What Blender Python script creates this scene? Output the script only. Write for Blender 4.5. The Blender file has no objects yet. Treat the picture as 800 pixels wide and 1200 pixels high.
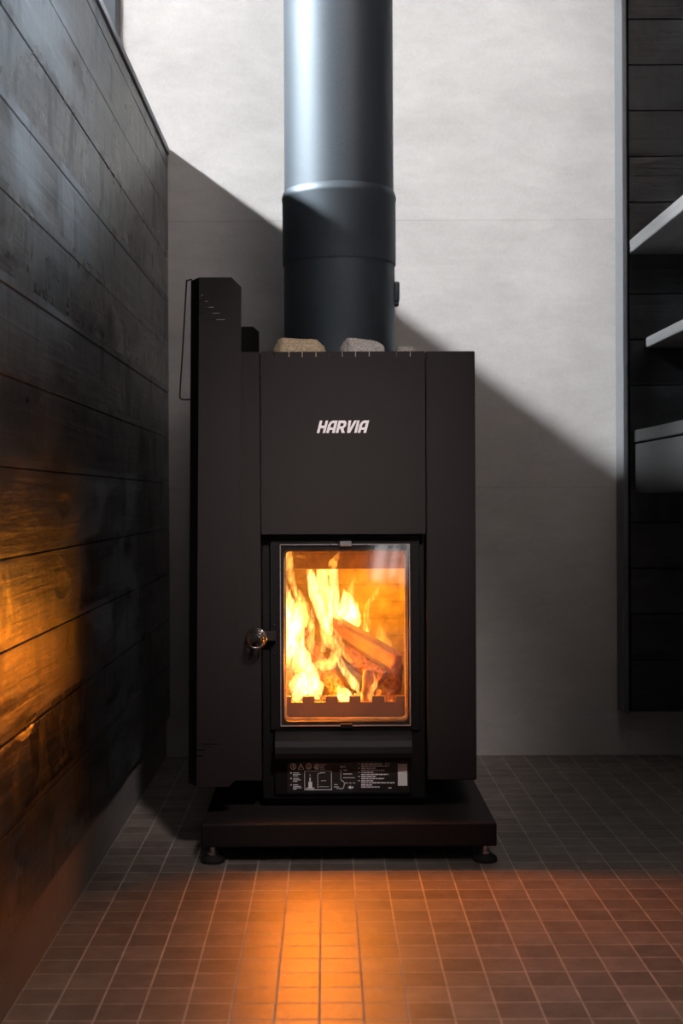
import bpy, bmesh, math, random
from mathutils import Vector, Matrix, noise

random.seed(7)
S = bpy.context.scene
COL = S.collection
PI = math.pi

# ------------------------------------------------------------------ camera numbers
F = 1600.0            # focal length in pixels of the 800x1200 frame
CX, CY = 382.0, 585.0 # where the optical axis meets the frame
CAMH = 0.576          # height of the lens
ROLL = 0.0045

def X(px, Y, py=585):
    return (px - ROLL * (py - CY) - CX) * Y / F
def H(py, Y, px=382):
    return CAMH - (py + ROLL * (px - CX) - CY) * Y / F
def P(px, py, Y):
    return Vector((X(px, Y, py), Y, H(py, Y, px)))

# ------------------------------------------------------------------ object helpers
def link(name, me, mat=None, parent=None, smooth=False):
    o = bpy.data.objects.new(name, me)
    COL.objects.link(o)
    if mat is not None:
        if isinstance(mat, (list, tuple)):
            for m in mat: me.materials.append(m)
        else:
            me.materials.append(mat)
    if smooth:
        for p in me.polygons: p.use_smooth = True
    if parent is not None: o.parent = parent
    return o

def from_bm(name, bm, mat=None, parent=None, smooth=False):
    bmesh.ops.recalc_face_normals(bm, faces=bm.faces[:])
    me = bpy.data.meshes.new(name)
    bm.to_mesh(me); bm.free()
    return link(name, me, mat, parent, smooth)

def tag(o, label=None, cat=None, group=None, kind=None):
    if label: o['label'] = label
    if cat: o['category'] = cat
    if group: o['group'] = group
    if kind: o['kind'] = kind
    return o

def empty(name, label, cat, group=None, loc=(0, 0, 0)):
    o = bpy.data.objects.new(name, None)
    COL.objects.link(o); o.location = loc
    o.empty_display_size = 0.05
    return tag(o, label, cat, group)

def adopt(parent):
    """children were modelled in world space: keep them there under a moved parent"""
    bpy.context.view_layer.update()
    inv = Matrix.Translation(parent.location).inverted()
    for c in parent.children:
        c.matrix_parent_inverse = inv

def add_box(bm, x0, x1, y0, y1, z0, z1, bev=0.0, seg=2):
    g = bmesh.ops.create_cube(bm, size=1.0)
    vs = g['verts']
    for v in vs:
        v.co = Vector(((x0 + x1) / 2 + v.co.x * (x1 - x0), (y0 + y1) / 2 + v.co.y * (y1 - y0), (z0 + z1) / 2 + v.co.z * (z1 - z0)))
    if bev > 0:
        es = list({e for v in vs for e in v.link_edges})
        bmesh.ops.bevel(bm, geom=es, offset=bev, segments=seg, profile=0.5, affect='EDGES')

def box(name, x0, x1, y0, y1, z0, z1, mat, parent=None, bev=0.0, seg=2):
    bm = bmesh.new()
    add_box(bm, x0, x1, y0, y1, z0, z1, bev, seg)
    return from_bm(name, bm, mat, parent)

def add_prism(bm, pts, y0, y1):
    """polygon in XZ pushed from y0 to y1"""
    a = [bm.verts.new((x, y0, z)) for x, z in pts]
    b = [bm.verts.new((x, y1, z)) for x, z in pts]
    n = len(pts)
    bm.faces.new(a); bm.faces.new(b[::-1])
    for i in range(n):
        bm.faces.new((a[i], b[i], b[(i + 1) % n], a[(i + 1) % n]))

def add_prism_x(bm, pts, x0, x1):
    """polygon in YZ pushed from x0 to x1"""
    a = [bm.verts.new((x0, y, z)) for y, z in pts]
    b = [bm.verts.new((x1, y, z)) for y, z in pts]
    n = len(pts)
    bm.faces.new(a); bm.faces.new(b[::-1])
    for i in range(n):
        bm.faces.new((a[i], b[i], b[(i + 1) % n], a[(i + 1) % n]))

def add_lathe(bm, prof, cx, cy, n=64, axis='Z', cz=0.0, cap=True):
    rings = []
    for r, h in prof:
        ring = []
        for i in range(n):
            a = 2 * PI * i / n
            if axis == 'Z': co = (cx + r * math.cos(a), cy + r * math.sin(a), h)
            elif axis == 'Y': co = (cx + r * math.cos(a), h, cz + r * math.sin(a))
            else: co = (h, cy + r * math.cos(a), cz + r * math.sin(a))
            ring.append(bm.verts.new(co))
        rings.append(ring)
    for A, B in zip(rings, rings[1:]):
        for i in range(n):
            bm.faces.new((A[i], A[(i + 1) % n], B[(i + 1) % n], B[i]))
    if cap:
        bm.faces.new(rings[0][::-1]); bm.faces.new(rings[-1])

def add_tube(bm, pts, rad, n=10, flat=1.0, wob=0.0, seed=0.0):
    """swept closed tube; rad a number or one per point; flat squashes it in depth"""
    pts = [Vector(p) for p in pts]
    if not isinstance(rad, (list, tuple)): rad = [rad] * len(pts)
    rings = []
    up = None
    for i, p in enumerate(pts):
        t = (pts[min(i + 1, len(pts) - 1)] - pts[max(i - 1, 0)]).normalized()
        if up is None:
            up = Vector((0, 1, 0))
            if abs(t.dot(up)) > 0.9: up = Vector((1, 0, 0))
        u = (up - t * up.dot(t)).normalized(); up = u
        v = t.cross(u)
        ring = []
        for k in range(n):
            a = 2 * PI * k / n
            r = rad[i]
            if wob:
                r *= 1 + wob * noise.noise(Vector((math.cos(a) * 1.3 + seed, math.sin(a) * 1.3 + i * 0.22, seed * 3.1)))
            ring.append(bm.verts.new(p + u * (math.cos(a) * r * flat) + v * (math.sin(a) * r)))
        rings.append(ring)
    for A, B in zip(rings, rings[1:]):
        for i in range(n):
            bm.faces.new((A[i], A[(i + 1) % n], B[(i + 1) % n], B[i]))
    bm.faces.new(rings[0][::-1]); bm.faces.new(rings[-1])

def spline(pts, k=5):
    """Catmull-Rom through tuples of any length"""
    out = []
    n = len(pts)
    for i in range(n - 1):
        p0, p1, p2, p3 = pts[max(i - 1, 0)], pts[i], pts[i + 1], pts[min(i + 2, n - 1)]
        for j in range(k):
            t = j / k
            out.append(tuple(0.5 * (2 * b + (c - a) * t + (2 * a - 5 * b + 4 * c - d) * t * t + (3 * b - a - 3 * c + d) * t ** 3)
                             for a, b, c, d in zip(p0, p1, p2, p3)))
    out.append(tuple(pts[-1]))
    return out

def add_plate(bm, xs, zs, holes, y0, y1, outline=None):
    """flat plate in XZ with real rectangular holes; outline(x,z)->(x,z) reshapes it"""
    xs = sorted(set(round(x, 6) for x in xs)); zs = sorted(set(round(z, 6) for z in zs))
    V = {}
    def vert(i, j, y):
        if (i, j, y) not in V:
            x, z = xs[i], zs[j]
            if outline: x, z = outline(x, z)
            V[(i, j, y)] = bm.verts.new((x, y, z))
        return V[(i, j, y)]
    def solid(i, j):
        if not (0 <= i < len(xs) - 1 and 0 <= j < len(zs) - 1): return False
        mx, mz = (xs[i] + xs[i + 1]) / 2, (zs[j] + zs[j + 1]) / 2
        return not any(a < mx < b and c < mz < d for a, b, c, d in holes)
    for i in range(len(xs) - 1):
        for j in range(len(zs) - 1):
            if not solid(i, j): continue
            q = [(i, j), (i + 1, j), (i + 1, j + 1), (i, j + 1)]
            bm.faces.new([vert(a, b, y0) for a, b in q])
            bm.faces.new([vert(a, b, y1) for a, b in q][::-1])
            for (a, b), (di, dj) in zip(((0, 1), (1, 2), (2, 3), (3, 0)), ((0, -1), (1, 0), (0, 1), (-1, 0))):
                if not solid(i + di, j + dj):
                    A, B = q[a], q[b]
                    bm.faces.new((vert(*A, y0), vert(*A, y1), vert(*B, y1), vert(*B, y0)))

def rounded_rect(x0, x1, z0, z1, r, n=6):
    pts = []
    for cx, cz, a0 in ((x1 - r, z0 + r, -PI / 2), (x1 - r, z1 - r, 0), (x0 + r, z1 - r, PI / 2), (x0 + r, z0 + r, PI)):
        for k in range(n + 1):
            a = a0 + k / n * PI / 2
            pts.append((cx + r * math.cos(a), cz + r * math.sin(a)))
    return pts

def add_frame(bm, outer, inner, y0, y1):
    """ring between two outlines of equal vertex count"""
    n = len(outer)
    def ring(pts, y): return [bm.verts.new((x, y, z)) for x, z in pts]
    O0, I0, O1, I1 = ring(outer, y0), ring(inner, y0), ring(outer, y1), ring(inner, y1)
    for i in range(n):
        j = (i + 1) % n
        bm.faces.new((O0[i], O0[j], I0[j], I0[i]))
        bm.faces.new((O1[j], O1[i], I1[i], I1[j]))
        bm.faces.new((O0[j], O0[i], O1[i], O1[j]))
        bm.faces.new((I0[i], I0[j], I1[j], I1[i]))

def curve_mesh(splines, extrude=0.0004):
    """filled 2D outlines (even-odd) as a mesh in the XY plane"""
    cu = bpy.data.curves.new('outline', 'CURVE')
    cu.dimensions = '2D'; cu.fill_mode = 'BOTH'; cu.extrude = extrude
    for pts in splines:
        sp = cu.splines.new('POLY'); sp.points.add(len(pts) - 1)
        for p, (x, y) in zip(sp.points, pts): p.co = (x, y, 0, 1)
        sp.use_cyclic_u = True
    o = bpy.data.objects.new('outline', cu); COL.objects.link(o)
    bpy.context.view_layer.update()
    me = bpy.data.meshes.new_from_object(o.evaluated_get(bpy.context.evaluated_depsgraph_get()))
    bpy.data.objects.remove(o); bpy.data.curves.remove(cu)
    return me

# ------------------------------------------------------------------ material helpers
def new_mat(name):
    m = bpy.data.materials.new(name); m.use_nodes = True
    nt = m.node_tree
    for n in list(nt.nodes): nt.nodes.remove(n)
    out = nt.nodes.new('ShaderNodeOutputMaterial')
    return m, nt, out

def N(nt, kind, **kw):
    n = nt.nodes.new(kind)
    for k, v in kw.items():
        if k in n.inputs: n.inputs[k].default_value = v
        else: setattr(n, k, v)
    return n

def L(nt, a, b): nt.links.new(a, b)

def coords(nt, scale=(1, 1, 1), loc=(0, 0, 0)):
    tc = N(nt, 'ShaderNodeTexCoord')
    mp = N(nt, 'ShaderNodeMapping')
    mp.inputs['Scale'].default_value = scale; mp.inputs['Location'].default_value = loc
    L(nt, tc.outputs['Object'], mp.inputs['Vector'])
    return mp.outputs['Vector']

def noise_tex(nt, vec, scale, detail=4, rough=0.55, dist=0.0):
    n = N(nt, 'ShaderNodeTexNoise')
    n.inputs['Scale'].default_value = scale; n.inputs['Detail'].default_value = detail
    n.inputs['Roughness'].default_value = rough; n.inputs['Distortion'].default_value = dist
    L(nt, vec, n.inputs['Vector'])
    return n.outputs['Fac']

def ramp(nt, fac, stops):
    r = N(nt, 'ShaderNodeValToRGB')
    e = r.color_ramp.elements
    while len(e) < len(stops): e.new(0.5)
    for k, (p, c) in zip(e, stops):
        k.position = p; k.color = (c[0], c[1], c[2], 1) if isinstance(c, (tuple, list)) else (c, c, c, 1)
    L(nt, fac, r.inputs['Fac'])
    return r.outputs['Color']

def mix(nt, fac, a, b, mode='MIX'):
    m = N(nt, 'ShaderNodeMix', data_type='RGBA', blend_type=mode)
    for sock, v in ((m.inputs['Factor'], fac), (m.inputs['A'], a), (m.inputs['B'], b)):
        pass
    def put(s, v):
        if hasattr(v, 'links') or hasattr(v, 'is_linked'): L(nt, v, s)
        elif isinstance(v, (tuple, list)): s.default_value = (v[0], v[1], v[2], 1)
        else: s.default_value = v
    put(m.inputs[0], fac); put(m.inputs[6], a); put(m.inputs[7], b)
    return m.outputs[2]

def math_node(nt, op, a, b=None, c=None):
    m = N(nt, 'ShaderNodeMath', operation=op)
    for i, v in enumerate((a, b, c)):
        if v is None: continue
        if hasattr(v, 'is_linked'): L(nt, v, m.inputs[i])
        else: m.inputs[i].default_value = v
    return m.outputs[0]

def bump(nt, height, strength, dist=0.002):
    b = N(nt, 'ShaderNodeBump')
    b.inputs['Strength'].default_value = strength; b.inputs['Distance'].default_value = dist
    L(nt, height, b.inputs['Height'])
    return b.outputs['Normal']

def bsdf(nt, out, color=None, rough=0.5, metal=0.0, normal=None, spec=0.5):
    b = N(nt, 'ShaderNodeBsdfPrincipled')
    for s, v in ((b.inputs['Base Color'], color), (b.inputs['Roughness'], rough), (b.inputs['Metallic'], metal), (b.inputs['Specular IOR Level'], spec)):
        if v is None: continue
        if hasattr(v, 'is_linked'): L(nt, v, s)
        elif isinstance(v, (tuple, list)): s.default_value = (v[0], v[1], v[2], 1)
        else: s.default_value = v
    if normal is not None: L(nt, normal, b.inputs['Normal'])
    L(nt, b.outputs[0], out.inputs['Surface'])
    return b

def plain(name, color, rough=0.5, metal=0.0, spec=0.5):
    m, nt, out = new_mat(name)
    v = coords(nt)
    n = noise_tex(nt, v, 60, 3)
    c = mix(nt, n, tuple(x * 0.85 for x in color), tuple(x * 1.15 for x in color))
    bsdf(nt, out, c, rough, metal, None, spec)
    return m

def powder_coat(name, color, rough=0.55, grain=0.25, spec=0.5, metal=0.0, sparkle=3.0):
    m, nt, out = new_mat(name)
    v = coords(nt)
    fine = noise_tex(nt, v, 620, 2, 0.7)
    big = noise_tex(nt, v, 9, 3)
    sp = ramp(nt, fine, [(0.35, tuple(c * 0.75 for c in color)), (0.62, color), (0.78, tuple(min(1, c * sparkle + 0.005 * sparkle) for c in color))])
    c = mix(nt, math_node(nt, 'MULTIPLY', big, 0.35), sp, tuple(x * 0.6 for x in color))
    bsdf(nt, out, c, rough, metal, bump(nt, fine, grain, 0.0006), spec)
    return m

def stained_timber(name, axis, tone=1.0, rough=0.42, spec=0.5, ior=1.5, coat=0.0):
    """black-stained planks; grain runs along 'axis' (X or Y); pitch 10.15 cm up the wall"""
    m, nt, out = new_mat(name)
    tc = N(nt, 'ShaderNodeTexCoord')
    sep = N(nt, 'ShaderNodeSeparateXYZ'); L(nt, tc.outputs['Object'], sep.inputs[0])
    along = sep.outputs[axis]; up = sep.outputs['Z']
    row = math_node(nt, 'FLOOR', math_node(nt, 'DIVIDE', math_node(nt, 'ADD', up, 1.0 - 0.001), 0.10145))
    wn = N(nt, 'ShaderNodeTexWhiteNoise', noise_dimensions='1D'); L(nt, row, wn.inputs['W'])
    shift = math_node(nt, 'MULTIPLY', wn.outputs['Value'], 7.3)
    def vec(sa, su):
        c = N(nt, 'ShaderNodeCombineXYZ')
        L(nt, math_node(nt, 'MULTIPLY', math_node(nt, 'ADD', along, shift), sa), c.inputs['X'])
        L(nt, math_node(nt, 'MULTIPLY', up, su), c.inputs['Y'])
        L(nt, math_node(nt, 'MULTIPLY', row, 3.7), c.inputs['Z'])
        return c.outputs[0]
    grain = noise_tex(nt, vec(2.0, 60), 1.0, 6, 0.6, 0.5)
    blot = noise_tex(nt, vec(5.0, 9.0), 1.0, 4, 0.6, 0.6)
    streak = noise_tex(nt, vec(16.0, 5.0), 1.0, 4, 0.6, 0.5)
    vo = N(nt, 'ShaderNodeTexVoronoi'); vo.inputs['Scale'].default_value = 1.0
    vo.inputs['Randomness'].default_value = 1.0
    L(nt, vec(3.6, 11.0), vo.inputs['Vector'])
    knot = ramp(nt, vo.outputs['Distance'], [(0.0, 0.0), (0.10, 0.15), (0.20, 1.0)])
    c1 = ramp(nt, grain, [(0.30, (0.004 * tone, 0.0045 * tone, 0.0055 * tone)), (0.6, (0.022 * tone, 0.0235 * tone, 0.026 * tone)), (0.85, (0.058 * tone, 0.064 * tone, 0.072 * tone))])
    c2 = mix(nt, ramp(nt, blot, [(0.42, 0.0), (0.62, 1.0)]), c1, (0.046 * tone, 0.052 * tone, 0.059 * tone))
    c2 = mix(nt, ramp(nt, streak, [(0.30, 0.9), (0.47, 0.0)]), c2, (0.008 * tone, 0.008 * tone, 0.009 * tone))
    col = mix(nt, knot, (0.006, 0.006, 0.006), c2)
    r = math_node(nt, 'ADD', ramp(nt, blot, [(0.3, rough - 0.07), (0.55, rough), (0.75, rough + 0.10)]), ramp(nt, streak, [(0.36, 0.10), (0.47, 0.0), (0.7, 0.03)]))
    hgt = math_node(nt, 'ADD', math_node(nt, 'MULTIPLY', grain, 0.5), math_node(nt, 'ADD', math_node(nt, 'MULTIPLY', knot, 0.6), math_node(nt, 'ADD', math_node(nt, 'MULTIPLY', blot, 1.2), math_node(nt, 'MULTIPLY', streak, 0.35))))
    vary = math_node(nt, 'MULTIPLY_ADD', wn.outputs['Value'], 0.12, -0.05)
    r = math_node(nt, 'ADD', r, vary)
    col = mix(nt, 1.0, col, ramp(nt, wn.outputs['Value'], [(0.0, 0.55), (1.0, 1.35)]), 'MULTIPLY')
    nrm = bump(nt, hgt, 0.55, 0.006)
    b = bsdf(nt, out, col, r, 0, nrm, spec)
    b.inputs['IOR'].default_value = ior
    L(nt, math_node(nt, 'MULTIPLY', ramp(nt, streak, [(0.30, 0.05), (0.50, 0.65), (0.70, 1.0)]), coat), b.inputs['Coat Weight'])
    L(nt, math_node(nt, 'MULTIPLY_ADD', grain, 0.5, -0.07), b.inputs['Coat Roughness'])
    L(nt, bump(nt, hgt, 0.6, 0.006), b.inputs['Coat Normal'])
    return m

# ------------------------------------------------------------------ materials
def mat_floor():
    m, nt, out = new_mat('mosaic_floor')
    v = coords(nt, (1, 1, 1), (0.01, -0.011, 0))
    br = N(nt, 'ShaderNodeTexBrick', offset=0.0, squash=1.0)
    br.inputs['Scale'].default_value = 1.0
    br.inputs['Brick Width'].default_value = 0.05; br.inputs['Row Height'].default_value = 0.05
    br.inputs['Mortar Size'].default_value = 0.0014; br.inputs['Mortar Smooth'].default_value = 0.2
    br.inputs['Bias'].default_value = 0.0
    br.inputs['Color1'].default_value = (0.17, 0.140, 0.120, 1); br.inputs['Color2'].default_value = (0.27, 0.225, 0.195, 1)
    br.inputs['Mortar'].default_value = (0.50, 0.455, 0.42, 1)
    L(nt, v, br.inputs['Vector'])
    cloud = noise_tex(nt, coords(nt, (1, 1, 1)), 28, 5, 0.6)
    c = mix(nt, 1.0, br.outputs['Color'], ramp(nt, cloud, [(0.3, 0.72), (0.7, 1.12)]), 'MULTIPLY')
    fine = noise_tex(nt, coords(nt), 160, 3)
    r = mix(nt, br.outputs['Fac'], ramp(nt, fine, [(0.3, 0.42), (0.7, 0.52)]), (0.8, 0.8, 0.8))
    h = math_node(nt, 'SUBTRACT', math_node(nt, 'MULTIPLY', fine, 0.25), br.outputs['Fac'])
    bsdf(nt, out, c, r, 0, bump(nt, h, 0.3, 0.0010), 0.42)
    return m

def mat_concrete_tile(name='concrete_look_tile', base=(0.60, 0.575, 0.56)):
    m, nt, out = new_mat(name)
    tc = N(nt, 'ShaderNodeTexCoord')
    sep = N(nt, 'ShaderNodeSeparateXYZ'); L(nt, tc.outputs['Object'], sep.inputs[0])
    cb = N(nt, 'ShaderNodeCombineXYZ')
    L(nt, math_node(nt, 'ADD', sep.outputs['X'], 0.524), cb.inputs['X']); L(nt, sep.outputs['Z'], cb.inputs['Y'])
    br = N(nt, 'ShaderNodeTexBrick', offset=0.0, squash=1.0)
    br.inputs['Scale'].default_value = 1.0
    br.inputs['Brick Width'].default_value = 1.2; br.inputs['Row Height'].default_value = 0.6
    br.inputs['Mortar Size'].default_value = 0.0009; br.inputs['Mortar Smooth'].default_value = 0.1
    br.inputs['Color1'].default_value = (0.94, 0.94, 0.94, 1); br.inputs['Color2'].default_value = (1, 1, 1, 1)
    br.inputs['Mortar'].default_value = (0.80, 0.79, 0.78, 1)
    L(nt, cb.outputs[0], br.inputs['Vector'])
    a = noise_tex(nt, coords(nt, (1.2, 1, 1.6)), 3.2, 7, 0.62, 0.6)
    b = noise_tex(nt, coords(nt, (1.0, 1, 3.0), (3, 1, 2)), 9, 6, 0.65, 0.4)
    f = noise_tex(nt, coords(nt), 240, 2, 0.6)
    tone = mix(nt, 0.45, ramp(nt, a, [(0.3, tuple(x * 0.74 for x in base)), (0.7, tuple(min(1, x * 1.10) for x in base))]),
               ramp(nt, b, [(0.3, tuple(x * 0.77 for x in base)), (0.72, tuple(min(1, x * 1.12) for x in base))]))
    tone = mix(nt, 0.12, tone, ramp(nt, f, [(0.3, tuple(x * 0.6 for x in base)), (0.7, tuple(min(1, x * 1.3) for x in base))]))
    c = mix(nt, 1.0, tone, br.outputs['Color'], 'MULTIPLY')
    bsdf(nt, out, c, 0.62, 0, bump(nt, b, 0.08, 0.002), 0.35)
    return m

def mat_firebrick():
    m, nt, out = new_mat('firebrick_lining')
    tc = N(nt, 'ShaderNodeTexCoord')
    sep = N(nt, 'ShaderNodeSeparateXYZ'); L(nt, tc.outputs['Object'], sep.inputs[0])
    cb = N(nt, 'ShaderNodeCombineXYZ')
    L(nt, math_node(nt, 'ADD', sep.outputs['X'], sep.outputs['Y']), cb.inputs['X']); L(nt, sep.outputs['Z'], cb.inputs['Y'])
    br = N(nt, 'ShaderNodeTexBrick', offset=0.5)
    br.inputs['Scale'].default_value = 1.0
    br.inputs['Brick Width'].default_value = 0.11; br.inputs['Row Height'].default_value = 0.032
    br.inputs['Mortar Size'].default_value = 0.0016; br.inputs['Mortar Smooth'].default_value = 0.6
    br.inputs['Color1'].default_value = (0.30, 0.22, 0.11, 1); br.inputs['Color2'].default_value = (0.35, 0.26, 0.13, 1)
    br.inputs['Mortar'].default_value = (0.26, 0.19, 0.09, 1)
    L(nt, cb.outputs[0], br.inputs['Vector'])
    n = noise_tex(nt, coords(nt), 40, 5, 0.65)
    c = mix(nt, 1.0, br.outputs['Color'], ramp(nt, n, [(0.3, 0.6), (0.7, 1.2)]), 'MULTIPLY')
    bsdf(nt, out, c, 0.85, 0, bump(nt, n, 0.3, 0.003), 0.3)
    return m

def mat_stone(name, a, b, c):
    m, nt, out = new_mat(name)
    v = coords(nt)
    n1 = noise_tex(nt, v, 320, 5, 0.75)
    n2 = noise_tex(nt, v, 60, 5, 0.65)
    col = mix(nt, n2, ramp(nt, n1, [(0.35, a), (0.5, b), (0.68, c)]), b)
    bsdf(nt, out, col, 0.85, 0, bump(nt, n1, 0.6, 0.003), 0.3)
    return m

def mat_wood_split(name, a, b, sc):
    m, nt, out = new_mat(name)
    v = coords(nt, (6, 60, 60))
    n1 = noise_tex(nt, v, 1.0, 6, 0.65, 0.8)
    n2 = noise_tex(nt, coords(nt), 90, 4)
    c = mix(nt, 1.0, ramp(nt, n1, [(0.3, a), (0.7, b)]), ramp(nt, n2, [(0.3, 0.6), (0.7, 1.1)]), 'MULTIPLY')
    bsdf(nt, out, c, 0.8, 0, bump(nt, n1, 0.6, 0.004), 0.3)
    return m

def mat_bark():
    m, nt, out = new_mat('charred_bark')
    n1 = noise_tex(nt, coords(nt), 120, 6, 0.7)
    vo = N(nt, 'ShaderNodeTexVoronoi'); vo.inputs['Scale'].default_value = 130
    L(nt, coords(nt), vo.inputs['Vector'])
    c = mix(nt, vo.outputs['Distance'], ramp(nt, n1, [(0.35, (0.03, 0.015, 0.008)), (0.7, (0.32, 0.16, 0.07))]), (0.30, 0.15, 0.06))
    bsdf(nt, out, c, 0.9, 0, bump(nt, math_node(nt, 'ADD', n1, vo.outputs['Distance']), 1.0, 0.006), 0.2)
    return m

def mat_flame(name, strength, color=(1.0, 0.48, 0.12), sc=1.0):
    """glowing gas: a volume that only emits, so thick cores burn white and thin edges orange"""
    m, nt, out = new_mat(name)
    em = N(nt, 'ShaderNodeEmission')
    em.inputs['Color'].default_value = (*color, 1)
    n = noise_tex(nt, coords(nt, (1.0, 1.0, 0.30)), 95 * sc, 4, 0.6, 1.6)
    st = ramp(nt, n, [(0.36, 0.03), (0.47, 0.30), (0.56, 0.75), (0.68, 1.6)])
    L(nt, math_node(nt, 'MULTIPLY', st, strength), em.inputs['Strength'])
    L(nt, em.outputs[0], out.inputs['Volume'])
    return m

def mat_glass():
    m, nt, out = new_mat('stove_glass')
    tr = N(nt, 'ShaderNodeBsdfTransparent'); tr.inputs['Color'].default_value = (0.96, 0.96, 0.96, 1)
    gl = N(nt, 'ShaderNodeBsdfGlossy'); gl.inputs['Roughness'].default_value = 0.05
    n = noise_tex(nt, coords(nt), 25, 3)
    gl.inputs['Color'].default_value = (1, 1, 1, 1)
    fr = N(nt, 'ShaderNodeFresnel'); fr.inputs['IOR'].default_value = 1.55
    geo = N(nt, 'ShaderNodeNewGeometry')   # thin pane: both faces reflect like the outside of glass
    L(nt, math_node(nt, 'MULTIPLY_ADD', geo.outputs['Backfacing'], 1 / 1.55 - 1.55, 1.55), fr.inputs['IOR'])
    mx = N(nt, 'ShaderNodeMixShader')
    L(nt, math_node(nt, 'MULTIPLY_ADD', n, 0.01, fr.outputs[0]), mx.inputs[0])
    L(nt, tr.outputs[0], mx.inputs[1]); L(nt, gl.outputs[0], mx.inputs[2])
    L(nt, mx.outputs[0], out.inputs['Surface'])
    return m

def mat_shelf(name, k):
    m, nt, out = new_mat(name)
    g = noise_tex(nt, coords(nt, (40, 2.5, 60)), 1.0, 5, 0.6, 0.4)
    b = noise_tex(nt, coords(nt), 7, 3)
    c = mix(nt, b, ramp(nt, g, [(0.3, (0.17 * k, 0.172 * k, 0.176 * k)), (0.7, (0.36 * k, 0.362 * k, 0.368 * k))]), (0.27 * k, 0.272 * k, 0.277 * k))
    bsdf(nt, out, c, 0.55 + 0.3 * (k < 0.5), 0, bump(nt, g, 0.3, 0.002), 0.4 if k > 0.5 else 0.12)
    return m

M = {}
M['floor'] = mat_floor()
M['tile'] = mat_concrete_tile()
M['skirt'] = mat_concrete_tile('skirting_tile', (0.27, 0.25, 0.24))
M['timber_left'] = stained_timber('black_stained_planks', 'Y', 1.3, 0.33, 0.45, 1.5, 0.4)
M['timber_right'] = stained_timber('black_stained_cladding', 'X', 0.55, 0.40)
M['timber_shelf'] = mat_shelf('dark_board_lit', 0.6)  # lighter copy, for the two shelves that stand in the light
M['timber_shaded'] = mat_shelf('dark_board_shaded', 0.1)  # same board darkened: shade on the lowest shelf is put into its colour
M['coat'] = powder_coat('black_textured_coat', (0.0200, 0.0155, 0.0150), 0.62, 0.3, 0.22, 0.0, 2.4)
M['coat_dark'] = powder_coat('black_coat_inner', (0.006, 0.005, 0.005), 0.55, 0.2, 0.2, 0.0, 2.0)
M['enamel'] = powder_coat('matt_black_flue_paint', (0.108, 0.132, 0.156), 0.54, 0.05, 1.0, 0.75, 1.3)
M['steel'] = plain('bright_steel', (0.55, 0.55, 0.55), 0.3, 1.0)
M['rubber'] = plain('black_rubber', (0.01, 0.01, 0.01), 0.7)
M['wire'] = plain('dark_wire', (0.03, 0.025, 0.02), 0.4, 0.6)
M['coil'] = plain('blackened_steel', (0.30, 0.28, 0.26), 0.25, 1.0)
M['iron'] = plain('cast_iron', (0.09, 0.06, 0.045), 0.75, 0.2)
M['brick'] = mat_firebrick()
M['white'] = plain('white_print', (0.86, 0.83, 0.83), 0.5)
M['sticker'] = plain('pale_sticker', (0.80, 0.76, 0.73), 0.6)
M['print'] = plain('pale_print', (0.92, 0.89, 0.87), 0.6)
M['decal'] = plain('black_decal', (0.010, 0.009, 0.009), 0.35)
M['stone_brown'] = mat_stone('brown_speckled_stone', (0.05, 0.036, 0.024), (0.42, 0.32, 0.21), (0.85, 0.72, 0.53))
M['stone_grey'] = mat_stone('grey_speckled_stone', (0.05, 0.046, 0.042), (0.40, 0.365, 0.335), (0.80, 0.75, 0.69))
M['wood'] = mat_wood_split('split_firewood', (0.13, 0.065, 0.028), (0.30, 0.17, 0.075), 1)
M['bark'] = mat_bark()
M['ground'] = plain('ground_glass_edge', (0.32, 0.27, 0.27), 0.35)
M['glass'] = mat_glass()
M['frame_grey'] = plain('grey_painted_frame', (0.075, 0.085, 0.10), 0.5)
M['edge'] = plain('worn_dark_grey_edge', (0.10, 0.106, 0.115), 0.45)
M['ceiling'] = plain('pale_ceiling', (0.8, 0.76, 0.74), 0.9)
M['cap'] = plain('worn_black_cap', (0.30, 0.30, 0.31), 0.4)

# ------------------------------------------------------------------ the room
WALL_Y = 3.06
LEFT_X = -0.3515
CAP_H = 1.345
Y_NEAR = 0.2

tag(box('floor', -2.6, 2.2, -1.6, WALL_Y + 0.1, -0.05, 0, M['floor']),
    'dark mosaic tile floor lit orange in front of the stove', 'floor', kind='structure')
tag(box('wall_back', -0.457, 2.2, WALL_Y, WALL_Y + 0.1, 0, 2.5, M['tile']),
    'pale concrete-look tiled wall behind the stove', 'wall', kind='structure')

# left half wall: backing with planks, seams 10.15 cm apart
bm = bmesh.new()
add_box(bm, LEFT_X - 0.1055, LEFT_X - 0.016, Y_NEAR, WALL_Y, 0, CAP_H)
seams = [0.0905]
h = 0.1010
while h < CAP_H - 0.02:
    if h > 0.15: seams.append(h)
    h += 0.10145
seams = [0.0905] + [round(1.016 + 0.1008 * k, 4) for k in range(-9, 4) if 1.016 + 0.1008 * k > 0.13] + [CAP_H + 0.0005]
rng = random.Random(3)
for a, b in zip(seams, seams[1:]):
    d = rng.uniform(-0.0003, 0.0003)
    add_box(bm, LEFT_X - 0.02, LEFT_X + d, Y_NEAR, WALL_Y - 0.001, a + 0.0010, b - 0.0010, 0.0004, 1)
tag(from_bm('wall_left', bm, M['timber_left']), 'half-height left wall of black stained horizontal planks', 'wall', kind='structure')
tag(box('trim_1', LEFT_X - 0.12, LEFT_X + 0.004, Y_NEAR, WALL_Y - 0.0005, CAP_H + 0.004, CAP_H + 0.018, M['cap'], bev=0.0015),
    'thin dark capping board along the top of the left half wall', 'trim', kind='structure')
bm = bmesh.new()
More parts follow.
